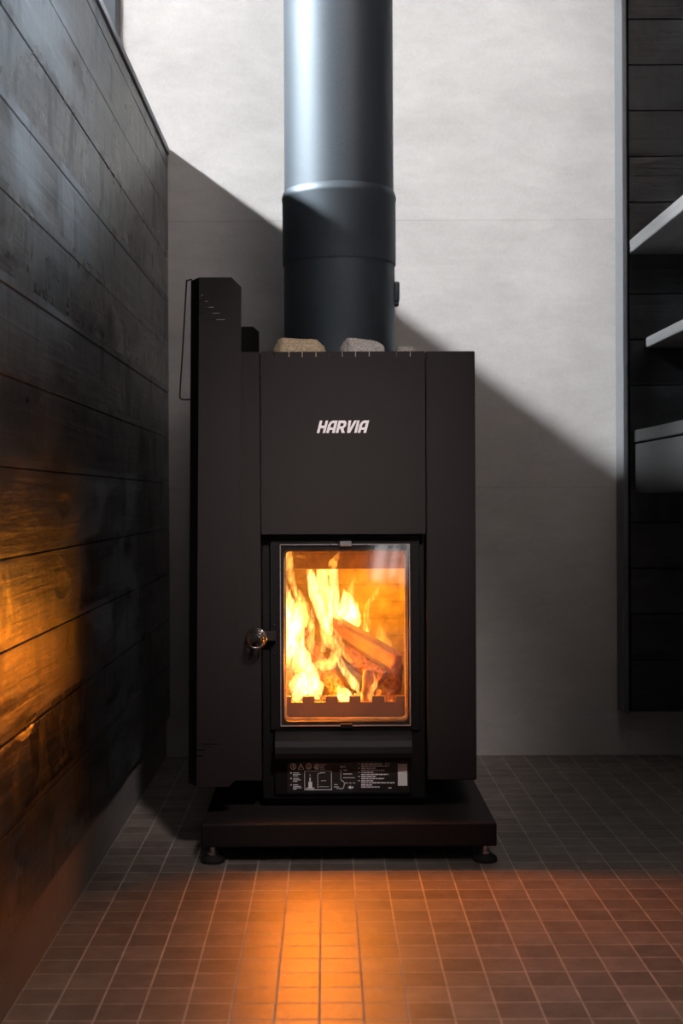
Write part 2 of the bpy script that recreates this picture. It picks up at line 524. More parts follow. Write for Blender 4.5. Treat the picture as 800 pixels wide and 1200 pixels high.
for a, b in ((Y_NEAR, 0.62), (0.62, 1.22), (1.22, 1.82), (1.82, 2.42), (2.42, WALL_Y)):
    add_box(bm, LEFT_X - 0.016, LEFT_X - 0.0085, a + 0.0006, b - 0.0006, 0, 0.092)
tag(from_bm('baseboard_left', bm, M['skirt']), 'brown-grey tile skirting under the left planked wall', 'baseboard', kind='structure')

# the back wall stops just beyond the half wall; a frosted grey window panel fills the bay there
WX = -0.457
bm = bmesh.new()
add_box(bm, -2.6, WX - 0.012, WALL_Y + 0.05, WALL_Y + 0.06, 0, 2.5)
tag(from_bm('window_1', bm, M['frame_grey']), 'blue-grey window panel beyond the left half wall', 'window', kind='structure')
tag(box('trim_2', WX - 0.010, WX - 0.0005, WALL_Y - 0.004, WALL_Y + 0.1, 0, 2.5, M['rubber']),
    'black edge strip where the back wall meets the window', 'trim', kind='structure')

# black cladding on the right part of the back wall
CL_Y = 3.0
bm = bmesh.new()
tx0 = 0.650
add_box(bm, tx0 + 0.016, 2.1, CL_Y + 0.018, WALL_Y, 0.105, 2.5)
rows = [0.105] + [round(H(22.5, CL_Y + 0.001, 735) - 0.1006 * k, 4) for k in range(16, -9, -1)]
rows = sorted(r for r in rows if 0.15 < r < 2.5 or r == 0.105) + [2.5]
rng = random.Random(5)
for a, b in zip(rows, rows[1:]):
    d = rng.uniform(0.0, 0.0012)
    add_box(bm, tx0 + 0.018, 2.1, CL_Y + d, CL_Y + 0.02, a + 0.0008, b - 0.0008, 0.0012, 1)
tag(from_bm('wall_right', bm, M['timber_right']), 'black stained horizontal cladding to the right of the stove', 'wall', kind='structure')
tag(box('trim_3', tx0, tx0 + 0.010, 2.983, WALL_Y, 0.103, 2.5, M['edge'], bev=0.0012),
    'tall dark edge board closing off the black cladding', 'trim', kind='structure')
tag(box('wall_side', 2.1, 2.2, -1.6, WALL_Y, 0, 2.5, M['timber_right']), 'dark far right wall out of view', 'wall', kind='structure')
tag(box('ceiling', WX - 0.06, 2.2, -1.6, WALL_Y + 0.1, 2.5, 2.6, M['ceiling']), 'plain ceiling above the stove room', 'ceiling', kind='structure')

# three timber shelves against the cladding, running towards the viewer
def shelf(x0, z0, z1, label, y0=0.9, fascia=None, mat='timber_shelf'):
    root = empty('timber_shelf', label, 'shelf', 'dark timber shelves at the right', ((x0 + 2.1) / 2, CL_Y, z0))
    bm = bmesh.new()
    w = (2.0995 - x0) / 7
    for k in range(7):
        add_box(bm, x0 + k * w + (0.0 if k == 0 else 0.004), x0 + (k + 1) * w, y0, CL_Y - 0.0005, z0, z1, 0.0025, 2)
    from_bm('board', bm, M[mat], root)
    if fascia:
        box('fascia', x0 + 0.001, x0 + 0.024, y0, CL_Y - 0.0005, fascia, z0 - 0.003, M[mat], root, 0.002)
    adopt(root)
    return root
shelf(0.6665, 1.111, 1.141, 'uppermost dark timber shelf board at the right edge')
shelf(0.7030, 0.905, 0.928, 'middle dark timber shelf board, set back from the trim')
shelf(0.6760, 0.697, 0.724, 'lowest dark timber shelf with a deep fascia board', fascia=0.585, mat='timber_shaded')

# ------------------------------------------------------------------ base plate on adjustable feet
bx0, bx1, by0, by1 = X(236, 2.16, 975), X(582, 2.16, 975), 2.16, 2.72
bz0, bz1 = 0.0255, 0.0625
base = empty('stove_base', 'low black floor base on adjustable feet under the stove', 'stove base', None, ((bx0 + bx1) / 2, 2.4, 0))
bm = bmesh.new()
add_box(bm, bx0, bx1, by0, by1, bz0, bz1, 0.0025, 2)
bmesh.ops.recalc_face_normals(bm, faces=bm.faces[:])
from_bm('plate', bm, M['coat'], base)
bm = bmesh.new()
add_lathe(bm, [(0.0022, by0 - 0.0012), (0.0022, by0 + 0.004)], X(402, 2.16), 0, 12, 'Y', H(987, 2.16))
from_bm('screw', bm, M['rubber'], base)
for fx in (X(250, 2.185, 1000), X(567, 2.185, 1000)):
    for fy in (2.172, 2.60):
        bm = bmesh.new()
        add_lathe(bm, [(0.019, 0.0), (0.0195, 0.003), (0.018, 0.007), (0.011, 0.0105), (0.008, 0.012)], fx, fy, 32)
        ft = from_bm('adjustable_foot', bm, M['rubber'], base, True)
        bm = bmesh.new()
        add_lathe(bm, [(0.0042, 0.0115), (0.0042, bz0 + 0.001)], fx, fy, 16)
        add_lathe(bm, [(0.0085, 0.012), (0.0085, 0.0165)], fx, fy, 6)
        from_bm('bolt', bm, M['steel'], ft)
adopt(base)

# ------------------------------------------------------------------ the stove
YF = 2.25
sx0, sx1 = X(247, YF), X(557, YF)
cx0, cx1 = X(305.5, YF, 500), X(498, YF, 500)
sz0, sz1 = H(915, YF), H(412, YF)
YB = 2.805
stove = empty('sauna_stove', 'black box-shaped wood-burning sauna stove with a glowing glass door', 'stove', None, ((sx0 + sx1) / 2, 2.45, bz1))

def side_panel(x0, x1, cham):
    bm = bmesh.new()
    pts = [(x0, sz0), (x1, sz0), (x1, sz1), (x0, sz1)]
    add_prism(bm, pts, YF, YF + 0.03)
    es = [e for e in bm.edges]
    bmesh.ops.bevel(bm, geom=es, offset=0.0022, segments=2, profile=0.5, affect='EDGES')
    return from_bm('side_panel', bm, M['coat'], stove)
side_panel(sx0, cx0 - 0.0012, 1)
side_panel(cx1 + 0.0012, sx1, -1)
# outer jacket: two sides and a back, open at the top
bm = bmesh.new()
add_box(bm, sx0 + 0.001, sx0 + 0.004, YF + 0.03, YB, sz0 + 0.001, sz1 - 0.0012)
add_box(bm, sx1 - 0.004, sx1 - 0.001, YF + 0.03, YB, sz0 + 0.001, sz1 - 0.0012)
add_box(bm, sx0 + 0.001, sx1 - 0.001, YB, YB + 0.003, sz0 + 0.001, sz1 - 0.0012)
add_box(bm, sx0 + 0.004, sx1 - 0.004, YF + 0.03, YB, sz0 + 0.001, sz0 + 0.004)
from_bm('jacket', bm, M['coat'], stove)
# stone compartment floor around the flue
box('stone_tray', sx0 + 0.0045, sx1 - 0.0045, YF + 0.0045, YB - 0.0005, 0.776, 0.780, M['coat_dark'], stove)

# upper front panel with the row of short slits along its top edge
fz0 = H(626, YF)
slit_px = (321.5, 338.5, 354, 370, 385, 401, 416.5, 432.5, 464.5, 480.5)
bm = bmesh.new()
sl = []
for px in slit_px:
    xx = X(px, YF, 412)
    sl.append((xx - 0.0007, xx + 0.0007, sz1 - 0.0085, sz1 + 0.01))
xs = [cx0, cx1] + [a for s in sl for a in s[:2]]
add_plate(bm, xs, [fz0, sz1 - 0.0085, sz1], sl, YF, YF + 0.004)
fp = from_bm('front_panel', bm, M['coat'], stove)

# maker's lettering, slanted heavy capitals drawn as outlines
def lettering():
    shear = 0.27
    polys = []
    def put(x, pts):
        polys.append([(x + a + b * shear, b) for a, b in pts])
    # cap height 1; widths chosen so that the letters nearly touch
    put(0.00, [(0, 0), (.22, 0), (.22, .38), (.50, .38), (.50, 0), (.72, 0), (.72, 1), (.50, 1), (.50, .60), (.22, .60), (.22, 1), (0, 1)])
    def A(x):
        put(x, [(0, 0), (.24, 0), (.24, .24), (.50, .24), (.50, 0), (.74, 0), (.74, 1), (.34, 1), (.20, .96), (.08, .84), (.0, .62)])
        put(x, [(.24, .44), (.50, .44), (.50, .79), (.38, .79), (.28, .73), (.24, .60)])
    A(0.80)
    put(1.62, [(0, 0), (.23, 0), (.23, .33), (.33, .33), (.50, 0), (.78, 0), (.57, .38), (.68, .46), (.74, .60), (.74, .76), (.67, .91), (.54, 1), (0, 1)])
    put(1.62, [(.23, .53), (.42, .53), (.49, .58), (.51, .67), (.49, .75), (.42, .79), (.23, .79)])
    put(2.40, [(.20, 0), (.46, 0), (.80, 1), (.56, 1), (.345, .36), (.30, 1), (.06, 1)])
    put(3.17, [(.04, 0), (.26, 0), (.26, 1), (.04, 1)])
    A(3.50)
    return polys
w_units = 3.50 + 0.74 + 0.27
lx0, lx1 = X(371, YF, 500), X(432.5, YF, 500)
lz0, lz1 = H(507.3, YF, 402), H(492.8, YF, 402)
me = curve_mesh([[(lx0 + a / w_units * (lx1 - lx0), lz0 + b * (lz1 - lz0)) for a, b in s] for s in lettering()], 0.0004)
for v in me.vertices:
    v.co = Vector((v.co.x, YF - 0.0004 + v.co.z, v.co.y))
tag(link('logo', me, M['white'], fp), 'white slanted HARVIA lettering')

# door opening: dark recess, door frame with rounded opening, glass pane, clips, coil handle
DY = 2.268
dx0, dx1 = cx0 + 0.0005, cx1 - 0.0005
dz0, dz1 = H(893, DY), fz0 - 0.001
door_bm = bmesh.new()
ox0, ox1, oz0, oz1 = X(332.5, DY, 745), X(477.5, DY, 745), H(845.5, DY, 405), H(644, DY, 405)
fr0, fr1 = X(317, DY, 745), X(491, DY, 745)
add_frame(door_bm, rounded_rect(fr0, fr1, H(855, DY), H(630, DY), 0.0015), rounded_rect(ox0, ox1, oz0, oz1, 0.008), DY, DY + 0.016)
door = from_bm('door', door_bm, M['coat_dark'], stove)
bm = bmesh.new()
gx0, gx1, gz0, gz1 = X(328.3, 2.262, 745), X(480.5, 2.262, 745), H(851, 2.262, 405), H(638, 2.262, 405)
add_box(bm, gx0, gx1, 2.2635, 2.2675, gz0, gz1, 0.0006, 1)
tag(from_bm('glass_pane', bm, M['glass'], door), 'clear heat-proof glass with reflections')
bm = bmesh.new()
add_frame(bm, rounded_rect(gx0 - 0.0003, gx1 + 0.0003, gz0 - 0.0003, gz1 + 0.0003, 0.001), rounded_rect(gx0 + 0.0009, gx1 - 0.0009, gz0 + 0.0009, gz1 - 0.0009, 0.0006), 2.2632, 2.2678)
tag(from_bm('ground_edge', bm, M['ground'], door), 'pale ground edge of the glass')
for py0, py1, mm in ((634, 640, M['steel']), (848.5, 853.5, M['coat_dark'])):
    bm = bmesh.new()
    add_box(bm, X(397.5, 2.26), X(411.5, 2.26), 2.2595, 2.2690, H(py1, 2.26, 405), H(py0, 2.26, 405), 0.0006, 1)
    from_bm('glass_clip', bm, mm, door)
# gasket just inside the opening
bm = bmesh.new()
add_frame(bm, rounded_rect(ox0 - 0.001, ox1 + 0.001, oz0 - 0.001, oz1 + 0.001, 0.009), rounded_rect(ox0 + 0.0035, ox1 - 0.0035, oz0 + 0.0035, oz1 - 0.0035, 0.006), DY + 0.0165, DY + 0.024)
from_bm('gasket', bm, M['brick'], door)
# sheet surround that fills the recess beside the door
bm = bmesh.new()
add_frame(bm, rounded_rect(dx0, dx1, H(934, 2.284), dz1, 0.001), rounded_rect(fr0 - 0.001, fr1 + 0.001, H(857, DY), H(629, DY), 0.001), 2.276, 2.284)
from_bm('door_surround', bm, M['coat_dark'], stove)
# coil handle and its latch
hy = 2.236
hc = P(300, 747.5, hy)
bm = bmesh.new()
pts = []
turns = 3.6
for i in range(int(turns * 20) + 1):
    t = i / (turns * 20)
    a = 2 * PI * turns * t
    r = 0.0172 - 0.0075 * (1 - t) ** 1.3
    pts.append((hc.x + r * math.cos(a), 2.205 + 0.040 * t, hc.z - 0.002 + r * math.sin(a)))
add_tube(bm, pts, 0.0010, 8)
hd = from_bm('coil_handle', bm, M['coil'], door, True)
bm = bmesh.new()
add_tube(bm, [(hc.x, 2.212, hc.z), (hc.x, 2.252, hc.z)], [0.0034, 0.0034], 12)
add_box(bm, hc.x - 0.003, X(323, 2.262, 748), 2.2555, 2.2625, hc.z - 0.0075, hc.z + 0.0085, 0.001, 1)
from_bm('latch', bm, M['coat'], hd)
for py in (732, 766):
    bm = bmesh.new()
    add_lathe(bm, [(0.0016, 2.2655), (0.0022, 2.2668), (0.0022, 2.2685)], X(321.5, 2.266, py), 0, 12, 'Y', H(py, 2.266))
    from_bm('rivet', bm, M['coil'], door)

# ash drawer: rolled lip
ay = 2.262
bm = bmesh.new()
az0, az1 = H(893, ay, 402), H(855.5, ay, 402)
prof = []
for k in range(9):
    a = k / 8 * PI / 2
    prof.append((2.243 + 0.020 * (1 - math.sin(a)) , az0 + 0.019 + (az1 - az0 - 0.019) * (1 - math.cos(a)) ))
prof = [(2.247, az0 + 0.004), (2.2425, az0 + 0.010), (2.2415, az0 + 0.018), (2.2435, az0 + 0.028), (2.249, az0 + 0.037), (2.257, az0 + 0.0445), (2.2655, az1 - 0.002), (2.2755, az1 - 0.001), (2.2755, az0 + 0.001), (2.256, az0 + 0.001)]
add_prism_x(bm, prof, X(322.5, ay, 870), X(482, ay, 870))
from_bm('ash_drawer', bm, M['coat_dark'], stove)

# plinth and rating plate
py_ = 2.270
bm = bmesh.new()
add_box(bm, X(322, py_, 910), X(482.5, py_, 910), py_, 2.276, H(931, py_, 402), az0 - 0.0005, 0.0008, 1)
kick = from_bm('kick_plate', bm, M['coat_dark'], stove)
bm = bmesh.new()
add_box(bm, X(310, 2.3, 925), X(516, 2.3, 925), 2.300, 2.70, bz1 + 0.0002, sz0 + 0.0005, 0.001, 1)
from_bm('plinth', bm, M['coat_dark'], stove)

ly = py_ - 0.0006
def LX(px): return X(px, ly, 910)
def LZ(py): return H(py, ly, 405)
label = box('rating_label', LX(336.5), LX(479), ly, py_ + 0.0002, LZ(928.5), LZ(893.6), M['decal'], kick)
tag(label, 'black printed safety label with small white symbols and text')
bmL = bmesh.new()
def bar(px0, py0, px1, py1):
    add_box(bmL, LX(px0), LX(px1), ly - 0.0003, ly + 0.0001, LZ(py1), LZ(py0))
def ring(cxp, cyp, rp, wp=0.8, n=16):
    for k in range(n):
        a0, a1 = 2 * PI * k / n, 2 * PI * (k + 1) / n
        q = [(cxp + r * math.cos(a), cyp + r * math.sin(a)) for r, a in ((rp, a0), (rp, a1), (rp - wp, a1), (rp - wp, a0))]
        add_prism(bmL, [(LX(a), LZ(b)) for a, b in q], ly - 0.0003, ly + 0.0001)
def poly(pts):
    add_prism(bmL, [(LX(a), LZ(b)) for a, b in pts], ly - 0.0003, ly + 0.0001)
def seg(x0, y0, x1, y1, w=0.7):
    dx, dy = x1 - x0, y1 - y0
    l = math.hypot(dx, dy) or 1
    nx, ny = -dy / l * w / 2, dx / l * w / 2
    poly([(x0 + nx, y0 + ny), (x1 + nx, y1 + ny), (x1 - nx, y1 - ny), (x0 - nx, y0 - ny)])
# symbols
ring(343.5, 898, 3.6); bar(343.6, 895.8, 344.6, 900.2); bar(342, 897.6, 343, 898.6)
seg(349.2, 901.3, 352.6, 894.6); seg(352.6, 894.6, 356, 901.3); seg(349, 901.3, 356.2, 901.3, 0.8); bar(352.2, 897, 353.1, 899.6)
ring(361.7, 898, 3.6); ring(361.7, 898.6, 1.9, 0.7, 10); bar(359.6, 899.4, 363.8, 900.2)
poly([(368, 901), (369, 897.5), (373.5, 895), (374, 897), (372, 898.5), (373.5, 901)])
ring(371.2, 898.2, 3.7, 0.6)
for k, wd in enumerate((7, 5.5, 4.6, 6)): bar(375, 895 + k * 1.9, 375 + wd, 895.8 + k * 1.9)
# left column of notes
for y0, ws in ((905, (7, 9, 6)), (911.5, (7, 9, 5)), (919, (6, 9, 10, 4))):
    bar(340, y0 - 0.3, 341.6, y0 + 1.3)
    for k, wd in enumerate(ws): bar(343.2, y0 + k * 1.75, 343.2 + wd, y0 + 0.8 + k * 1.75)
# framed drawing of a stove and its flue
for a in ((356.5, 903.2, 388.5, 903.9), (356.5, 925, 388.5, 925.7), (356.5, 903.2, 357.1, 925.7), (387.9, 903.2, 388.5, 925.7), (358.3, 922.9, 368.3, 924.2), (361.2, 916, 365.6, 922.9), (372, 922.4, 373, 923)): bar(*a)
bar(362.8, 907, 363.4, 909.5); bar(362.4, 911, 363.9, 915.4)
for k in range(7): bar(371.8, 907.2 + k * 2.3, 372.8, 908.6 + k * 2.3)
seg(372.4, 906.6, 375, 905.6); bar(375, 905.1, 381, 905.9); seg(375.5, 906.5, 377, 904.6)
bar(374, 921.4, 385, 921.9); bar(376, 914.5, 382, 915)
# middle notes
bar(398.6, 897.6, 400.6, 899.5); bar(401.4, 898, 405.2, 899.2)
bar(399, 901.2, 399.5, 914); bar(402, 902, 406.8, 903.1)
bar(402, 906.6, 412.5, 907.4); bar(402, 911, 415.8, 911.8)
for a, b in ((0, .5), (.5, 1), (1, 1.5), (1.5, 2)):
    seg(399.6 + 3.8 * math.sin(a), 918.5 - 4 * math.cos(a), 399.6 + 3.8 * math.sin(b), 918.5 - 4 * math.cos(b))
seg(403.4, 918.5, 402.2, 923.6); seg(402.2, 923.6, 398, 924.6)
for x0 in (404.2, 408.6, 413): bar(x0, 917.2, x0 + 3, 918)
bar(391.5, 919, 395.5, 919.7); bar(391, 921.6, 397, 922.3); bar(394, 923.6, 398, 924.2)
poly([(407.4, 922.6), (411, 920.2), (410.4, 922.3), (413.6, 921.6), (413.6, 923.8), (410.4, 923.2), (411, 925)])
# main block of text lines
rngL = random.Random(11)
for k in range(12):
    y0 = 894.8 + k * 2.45
    if k in (0, 2, 4, 6, 8): bar(419.6 - (0 if k else 0), y0, 421.4, y0 + 1.0)
    x = 423
    end = [448, 456, 440, 451, 438, 455, 440, 450, 437, 462, 436, 445][k]
    while x < end:
        wd = rngL.uniform(2.0, 6.0)
        bar(x, y0, min(x + wd, end), y0 + 1.25)
        x += wd + 0.7
bar(451, 894.6, 453.5, 895.6); bar(454.2, 894.6, 457, 895.6); bar(454, 923.2, 458.5, 924)
tag(from_bm('printing', bmL, M['print'], label), 'small white symbols and lines of text')
# narrow pale sticker at the right end
bm = bmesh.new()
add_box(bm, LX(466), LX(477), ly - 0.0004, ly + 0.0001, LZ(921), LZ(895.3))
st = from_bm('sticker', bm, M['sticker'], label)
tag(st, 'narrow pale sticker with vertical print')

# firebox lining
bxx0, bxx1 = ox0 - 0.006, ox1 + 0.012
fb0, fb1, fbz0, fbz1 = 2.2935, 2.56, oz0 - 0.004, oz1 + 0.006
bm = bmesh.new()
t = 0.012
add_box(bm, bxx0 - t, bxx0, fb0, fb1, fbz0 - t, fbz1 + t)
add_box(bm, bxx1, bxx1 + t, fb0, fb1, fbz0 - t, fbz1 + t)
add_box(bm, bxx0, bxx1, fb0, fb1, fbz0 - t, fbz0)
add_box(bm, bxx0, bxx1, fb0, fb1, fbz1, fbz1 + t)
add_box(bm, bxx0 - t, bxx1 + t, fb1, fb1 + t, fbz0 - t, fbz1 + t)
fbx = from_bm('firebox', bm, M['brick'], stove)
# baffle plate near the top of the firebox
bfy = 2.40
bm = bmesh.new()
add_box(bm, X(344, bfy), bxx1, bfy, 2.52, H(667, bfy, 400), fbz1 - 0.001, 0.001, 1)
from_bm('baffle', bm, M['brick'], fbx)
# castellated log guard
gy = 2.302
gt0, gt1, gb = H(823, gy, 405), H(816, gy, 405), fbz0 + 0.0005
mer = [(331, 341), (354.5, 368), (381.5, 395), (409, 422.5), (436, 450), (463.5, 479)]
pts = [(bxx0 + 0.001, gb), (bxx1 - 0.001, gb)]
top = []
for a, b in mer:
    a_, b_ = X(a, gy, 818), X(b, gy, 818)
    a_ = max(a_, bxx0 + 0.001); b_ = min(b_, bxx1 - 0.001)
    top += [(a_, gt0), (a_, gt1), (b_, gt1), (b_, gt0)]
bm = bmesh.new()
zz = [gb, gt0]
for i, (a, b) in enumerate(mer):
    a_, b_ = max(X(a, gy, 818), bxx0 + 0.001), min(X(b, gy, 818), bxx1 - 0.001)
    add_box(bm, a_, b_, gy, gy + 0.008, gt0 - 0.001, gt1)
add_box(bm, bxx0 + 0.001, bxx1 - 0.001, gy, gy + 0.008, gb, gt0)
from_bm('log_guard', bm, M['iron'], fbx)

# left heat shield: C-shaped sheet, front flange, folded corner, side, rear flange
TILT = 0.0095
def tl(x, z): return x + (z - 0.52) * TILT
SY = 2.20
hz0, hz1 = H(922, SY, 255), H(325, SY, 255)
hx0, hx1 = X(231.5, SY), X(281, SY)
shx = -0.2235
bm = bmesh.new()
sl = []
for px0, px1, py in ((231.5, 236, 346), (231.5, 242, 353), (231.5, 249, 360), (231.5, 255.5, 367), (239, 262, 374.5), (238, 258, 872), (231.5, 247, 879), (231.5, 239, 886)):
    zc = H(py, SY, 250)
    xa, xb = max(X(px0, SY), hx0), X(px1, SY)
    sl.append((xa - (0.001 if px0 < 232 else 0), xb, zc - 0.0007, zc + 0.0007))
cz = 0.016
xs = [hx0, hx1 - cz, hx1] + [v for s in sl for v in s[:2] if v >= hx0]
zs = [hz0, hz0 + cz, hz1 - cz, hz1] + [v for s in sl for v in s[2:]]
def cham(x, z):
    x2, z2 = x, z
    if x > hx1 - cz + 1e-6 and z > hz1 - cz + 1e-6: x2 = hx1 - cz
    if x > hx1 - cz + 1e-6 and z < hz0 + cz - 1e-6: x2 = hx1 - cz
    return tl(x2, z2), z2
add_plate(bm, xs, zs, sl, SY, SY + 0.0025, cham)
bmesh.ops.remove_doubles(bm, verts=bm.verts[:], dist=1e-6)
shield = from_bm('heat_shield', bm, M['coat'], stove)
tag(shield, 'tall folded black side shield, higher than the stove body')
bm = bmesh.new()
def quad(pts, off):
    a = [bm.verts.new(p) for p in pts]; b = [bm.verts.new(Vector(p) + Vector(off)) for p in pts]
    n = 4
    bm.faces.new(a); bm.faces.new(b[::-1])
    for i in range(n): bm.faces.new((a[i], b[i], b[(i + 1) % n], a[(i + 1) % n]))
SB = 2.82
quad([(tl(hx0, hz0), SY, hz0), (tl(shx, hz0), SY + 0.034, hz0), (tl(shx, hz1), SY + 0.034, hz1), (tl(hx0, hz1), SY, hz1)], (0.001, 0.0025, 0))
quad([(tl(shx, hz0), SY + 0.034, hz0), (tl(shx, hz0), SB, hz0), (tl(shx, hz1), SB, hz1), (tl(shx, hz1), SY + 0.034, hz1)], (0.0025, 0, 0))
from_bm('shield_side', bm, M['coat_dark'], shield)
bm = bmesh.new()
rx1 = -0.137
add_prism(bm, [(tl(shx, hz0), hz0), (rx1 - cz, hz0), (rx1, hz0 + cz), (rx1, hz1 - 0.012), (rx1 - 0.012, hz1 - 0.001), (tl(shx, hz1), hz1 - 0.001)], SB, SB + 0.0025)
from_bm('rear_flange', bm, M['coat_dark'], shield)
# brackets that carry the shield on the jacket
bm = bmesh.new()
for zz_ in (0.50,):
    add_box(bm, tl(shx, zz_) + 0.002, sx0 + 0.0015, 2.45, 2.49, zz_, zz_ + 0.03)
from_bm('bracket', bm, M['coat_dark'], shield)
# bent wire at the outer edge of the shield
wy = 2.27
wp = [P(225, 327.5, wy), P(219.5, 329, wy), P(218.2, 335, wy), P(214.5, 400, wy), P(210.8, 460, wy), P(211.2, 466, wy), P(214.5, 468.3, wy), P(224, 468, wy)]
bm = bmesh.new()
add_tube(bm, [Vector(p) for p in spline([tuple(p) for p in wp], 4)], 0.0013, 8)
from_bm('wire_handle', bm, M['wire'], shield, True)
adopt(stove)

# ------------------------------------------------------------------ flue pipe
PYY = 2.66
PX = X(398.6, PYY)
Q = PYY / 2.5
flue = empty('flue_pipe', 'fat matt black flue pipe rising from the stove top', 'flue pipe', None, (PX, PYY, 0.78))
lean = 0.0015
def lathe_part(name, prof, mat=M['enamel']):
    bm = bmesh.new()
    add_lathe(bm, prof, PX, PYY, 96)
    o = from_bm(name, bm, mat, flue, True)
    es = o.modifiers.new('crease', 'EDGE_SPLIT'); es.split_angle = math.radians(35)
    return o
zs1, zs0 = H(236, PYY, 398), H(312, PYY, 398)
lathe_part('lower_pipe', [(0.1012 * Q, 0.7805), (0.1012 * Q, zs0 + 0.004)])
lathe_part('sleeve', [(0.1008 * Q, zs0 + 0.0005), (0.1030 * Q, zs0), (0.1036 * Q, zs0 + 0.003), (0.1036 * Q, zs1 - 0.004), (0.1044 * Q, zs1 - 0.001), (0.1047 * Q, zs1 + 0.003), (0.1040 * Q, zs1 + 0.007), (0.1018 * Q, zs1 + 0.013), (0.0999 * Q, zs1 + 0.0165)])
lathe_part('upper_pipe', [(0.0996 * Q, zs1 + 0.012), (0.0996 * Q, 2.499)])
bm = bmesh.new()
kz = H(344, PYY, 466)
add_box(bm, PX + 0.104, PX + 0.1165, PYY - 0.015, PYY + 0.015, kz - 0.018, kz + 0.022, 0.004, 3)
add_lathe(bm, [(0.004, PX + 0.104), (0.0055, PX + 0.111), (0.004, PX + 0.1150)], 0, PYY - 0.01, 16, 'X', kz - 0.022)
from_bm('damper_knob', bm, M['enamel'], flue, True)
adopt(flue)

# ------------------------------------------------------------------ stones on the stove
def rock(label, px0, px1, pytop, Y, mat, depth, seed, topslope=0.0):
    w = (px1 - px0) * Y / F
    ztop = H(pytop, Y, (px0 + px1) / 2)
    zbot = 0.7802
    bm = bmesh.new()
    bmesh.ops.create_icosphere(bm, subdivisions=5, radius=1.0)
    for v in bm.verts:
        n = v.co.copy()
        # superellipsoid: flattish faces, rounded corners
        e = 0.55
        s = lambda q: math.copysign(abs(q) ** e, q)
        p = Vector((s(n.x), s(n.y), s(n.z)))
        p *= 1 + 0.10 * noise.noise(n * 1.6 + Vector((seed, 0, 0))) + 0.035 * noise.noise(n * 5 + Vector((0, seed, 0))) + 0.012 * noise.noise(n * 14 + Vector((0, 0, seed)))
        p.z += topslope * p.x
        v.co = p
    xs_ = [v.co.x for v in bm.verts]; ys_ = [v.co.y for v in bm.verts]; zs_ = [v.co.z for v in bm.verts]
    for v in bm.verts:
        v.co.x = X(px0, Y, 405) + (v.co.x - min(xs_)) / (max(xs_) - min(xs_)) * w
        v.co.y = Y - depth / 2 + (v.co.y - min(ys_)) / (max(ys_) - min(ys_)) * depth
        v.co.z = zbot + (v.co.z - min(zs_)) / (max(zs_) - min(zs_)) * (ztop - zbot)
    o = from_bm('sauna_stone', bm, mat, None, True)
    tag(o, label, 'stone', 'sauna stones on top of the stove')
rock('brown speckled stone at the left, in front of the flue', 320, 382, 396.2, 2.315, M['stone_brown'], 0.085, 1.7, -0.05)
rock('grey speckled stone in front of the flue, middle of three', 398, 453.5, 396.2, 2.315, M['stone_grey'], 0.085, 5.2, -0.22)
rock('smallest stone, just peeping out at the right of the flue', 462, 488, 406.3, 2.33, M['stone_grey'], 0.05, 9.1, 0.0)

# ------------------------------------------------------------------ firewood
def log(label, a, b, r0, r1, mat, seed, sides=5, ends=None):
    a, b = Vector(a), Vector(b)
    t = (b - a).normalized()
    u = t.cross(Vector((0, 1, 0))).normalized(); v = t.cross(u)
    bm = bmesh.new()
    rings = []
    n = 30; m = 24
    rng = random.Random(seed)
    cor = sorted(rng.uniform(0, 2 * PI) for _ in range(0))
    def rad(ang):
        # polygon-like split section
        k = sides
        s = 2 * PI / k
        d = (ang + seed) % s - s / 2
        return 0.80 / math.cos(d) if abs(math.cos(d)) > 0.3 else 1
    for i in range(m + 1):
        f = i / m
        c = a.lerp(b, f)
        R = r0 + (r1 - r0) * f
        ring = []
        for k in range(n):
            an = 2 * PI * k / n
            q = R * rad(an) * (1 + 0.10 * noise.noise(Vector((math.cos(an) * 2 + seed, math.sin(an) * 2, f * 4))) + 0.05 * noise.noise(Vector((math.cos(an) * 7, math.sin(an) * 7 + seed, f * 9))))
            off = t * (0.006 * noise.noise(Vector((k * 0.9, seed, i)))) if i in (0, m) else Vector()
            ring.append(bm.verts.new(c + (u * math.cos(an) + v * math.sin(an)) * q + off))
        rings.append(ring)
    for A, B in zip(rings, rings[1:]):
        for k in range(n): bm.faces.new((A[k], A[(k + 1) % n], B[(k + 1) % n], B[k]))
    bm.faces.new(rings[0][::-1]); bm.faces.new(rings[-1])
    o = from_bm('firewood_log', bm, mat)
    # local frame at its middle, X along the log, so that the grain follows it
    c = (a + b) / 2
    Mx = Matrix((t, u, v)).transposed().to_4x4(); Mx.translation = c
    o.data.transform(Mx.inverted()); o.matrix_world = Mx
    for p in o.data.polygons: p.use_smooth = len(p.vertices) == 4
    tag(o, label, 'log', 'burning logs in the firebox')
    return o
log('pale split log lying slantwise on top of the burning pile', P(366, 714, 2.47), P(466, 776, 2.38), 0.013, 0.016, M['wood'], 0.4, 4)
log('bark-covered log directly under the slanting pale one', P(384, 748, 2.45), P(448, 796, 2.41), 0.017, 0.020, M['bark'], 2.2, 7)
log('short upright split chunk standing at the right of the pile', P(434, 786, 2.36), P(430, 838.5, 2.345), 0.015, 0.016, M['wood'], 0.785, 4)
log('dark charred log leaning behind the bottom flames', P(352, 742, 2.44), P(402, 817, 2.37), 0.017, 0.018, M['bark'], 3.6, 6)
log('dark log end at the right side of the firebox', P(462, 778, 2.46), P(455, 829, 2.42), 0.017, 0.020, M['bark'], 5.0, 5)

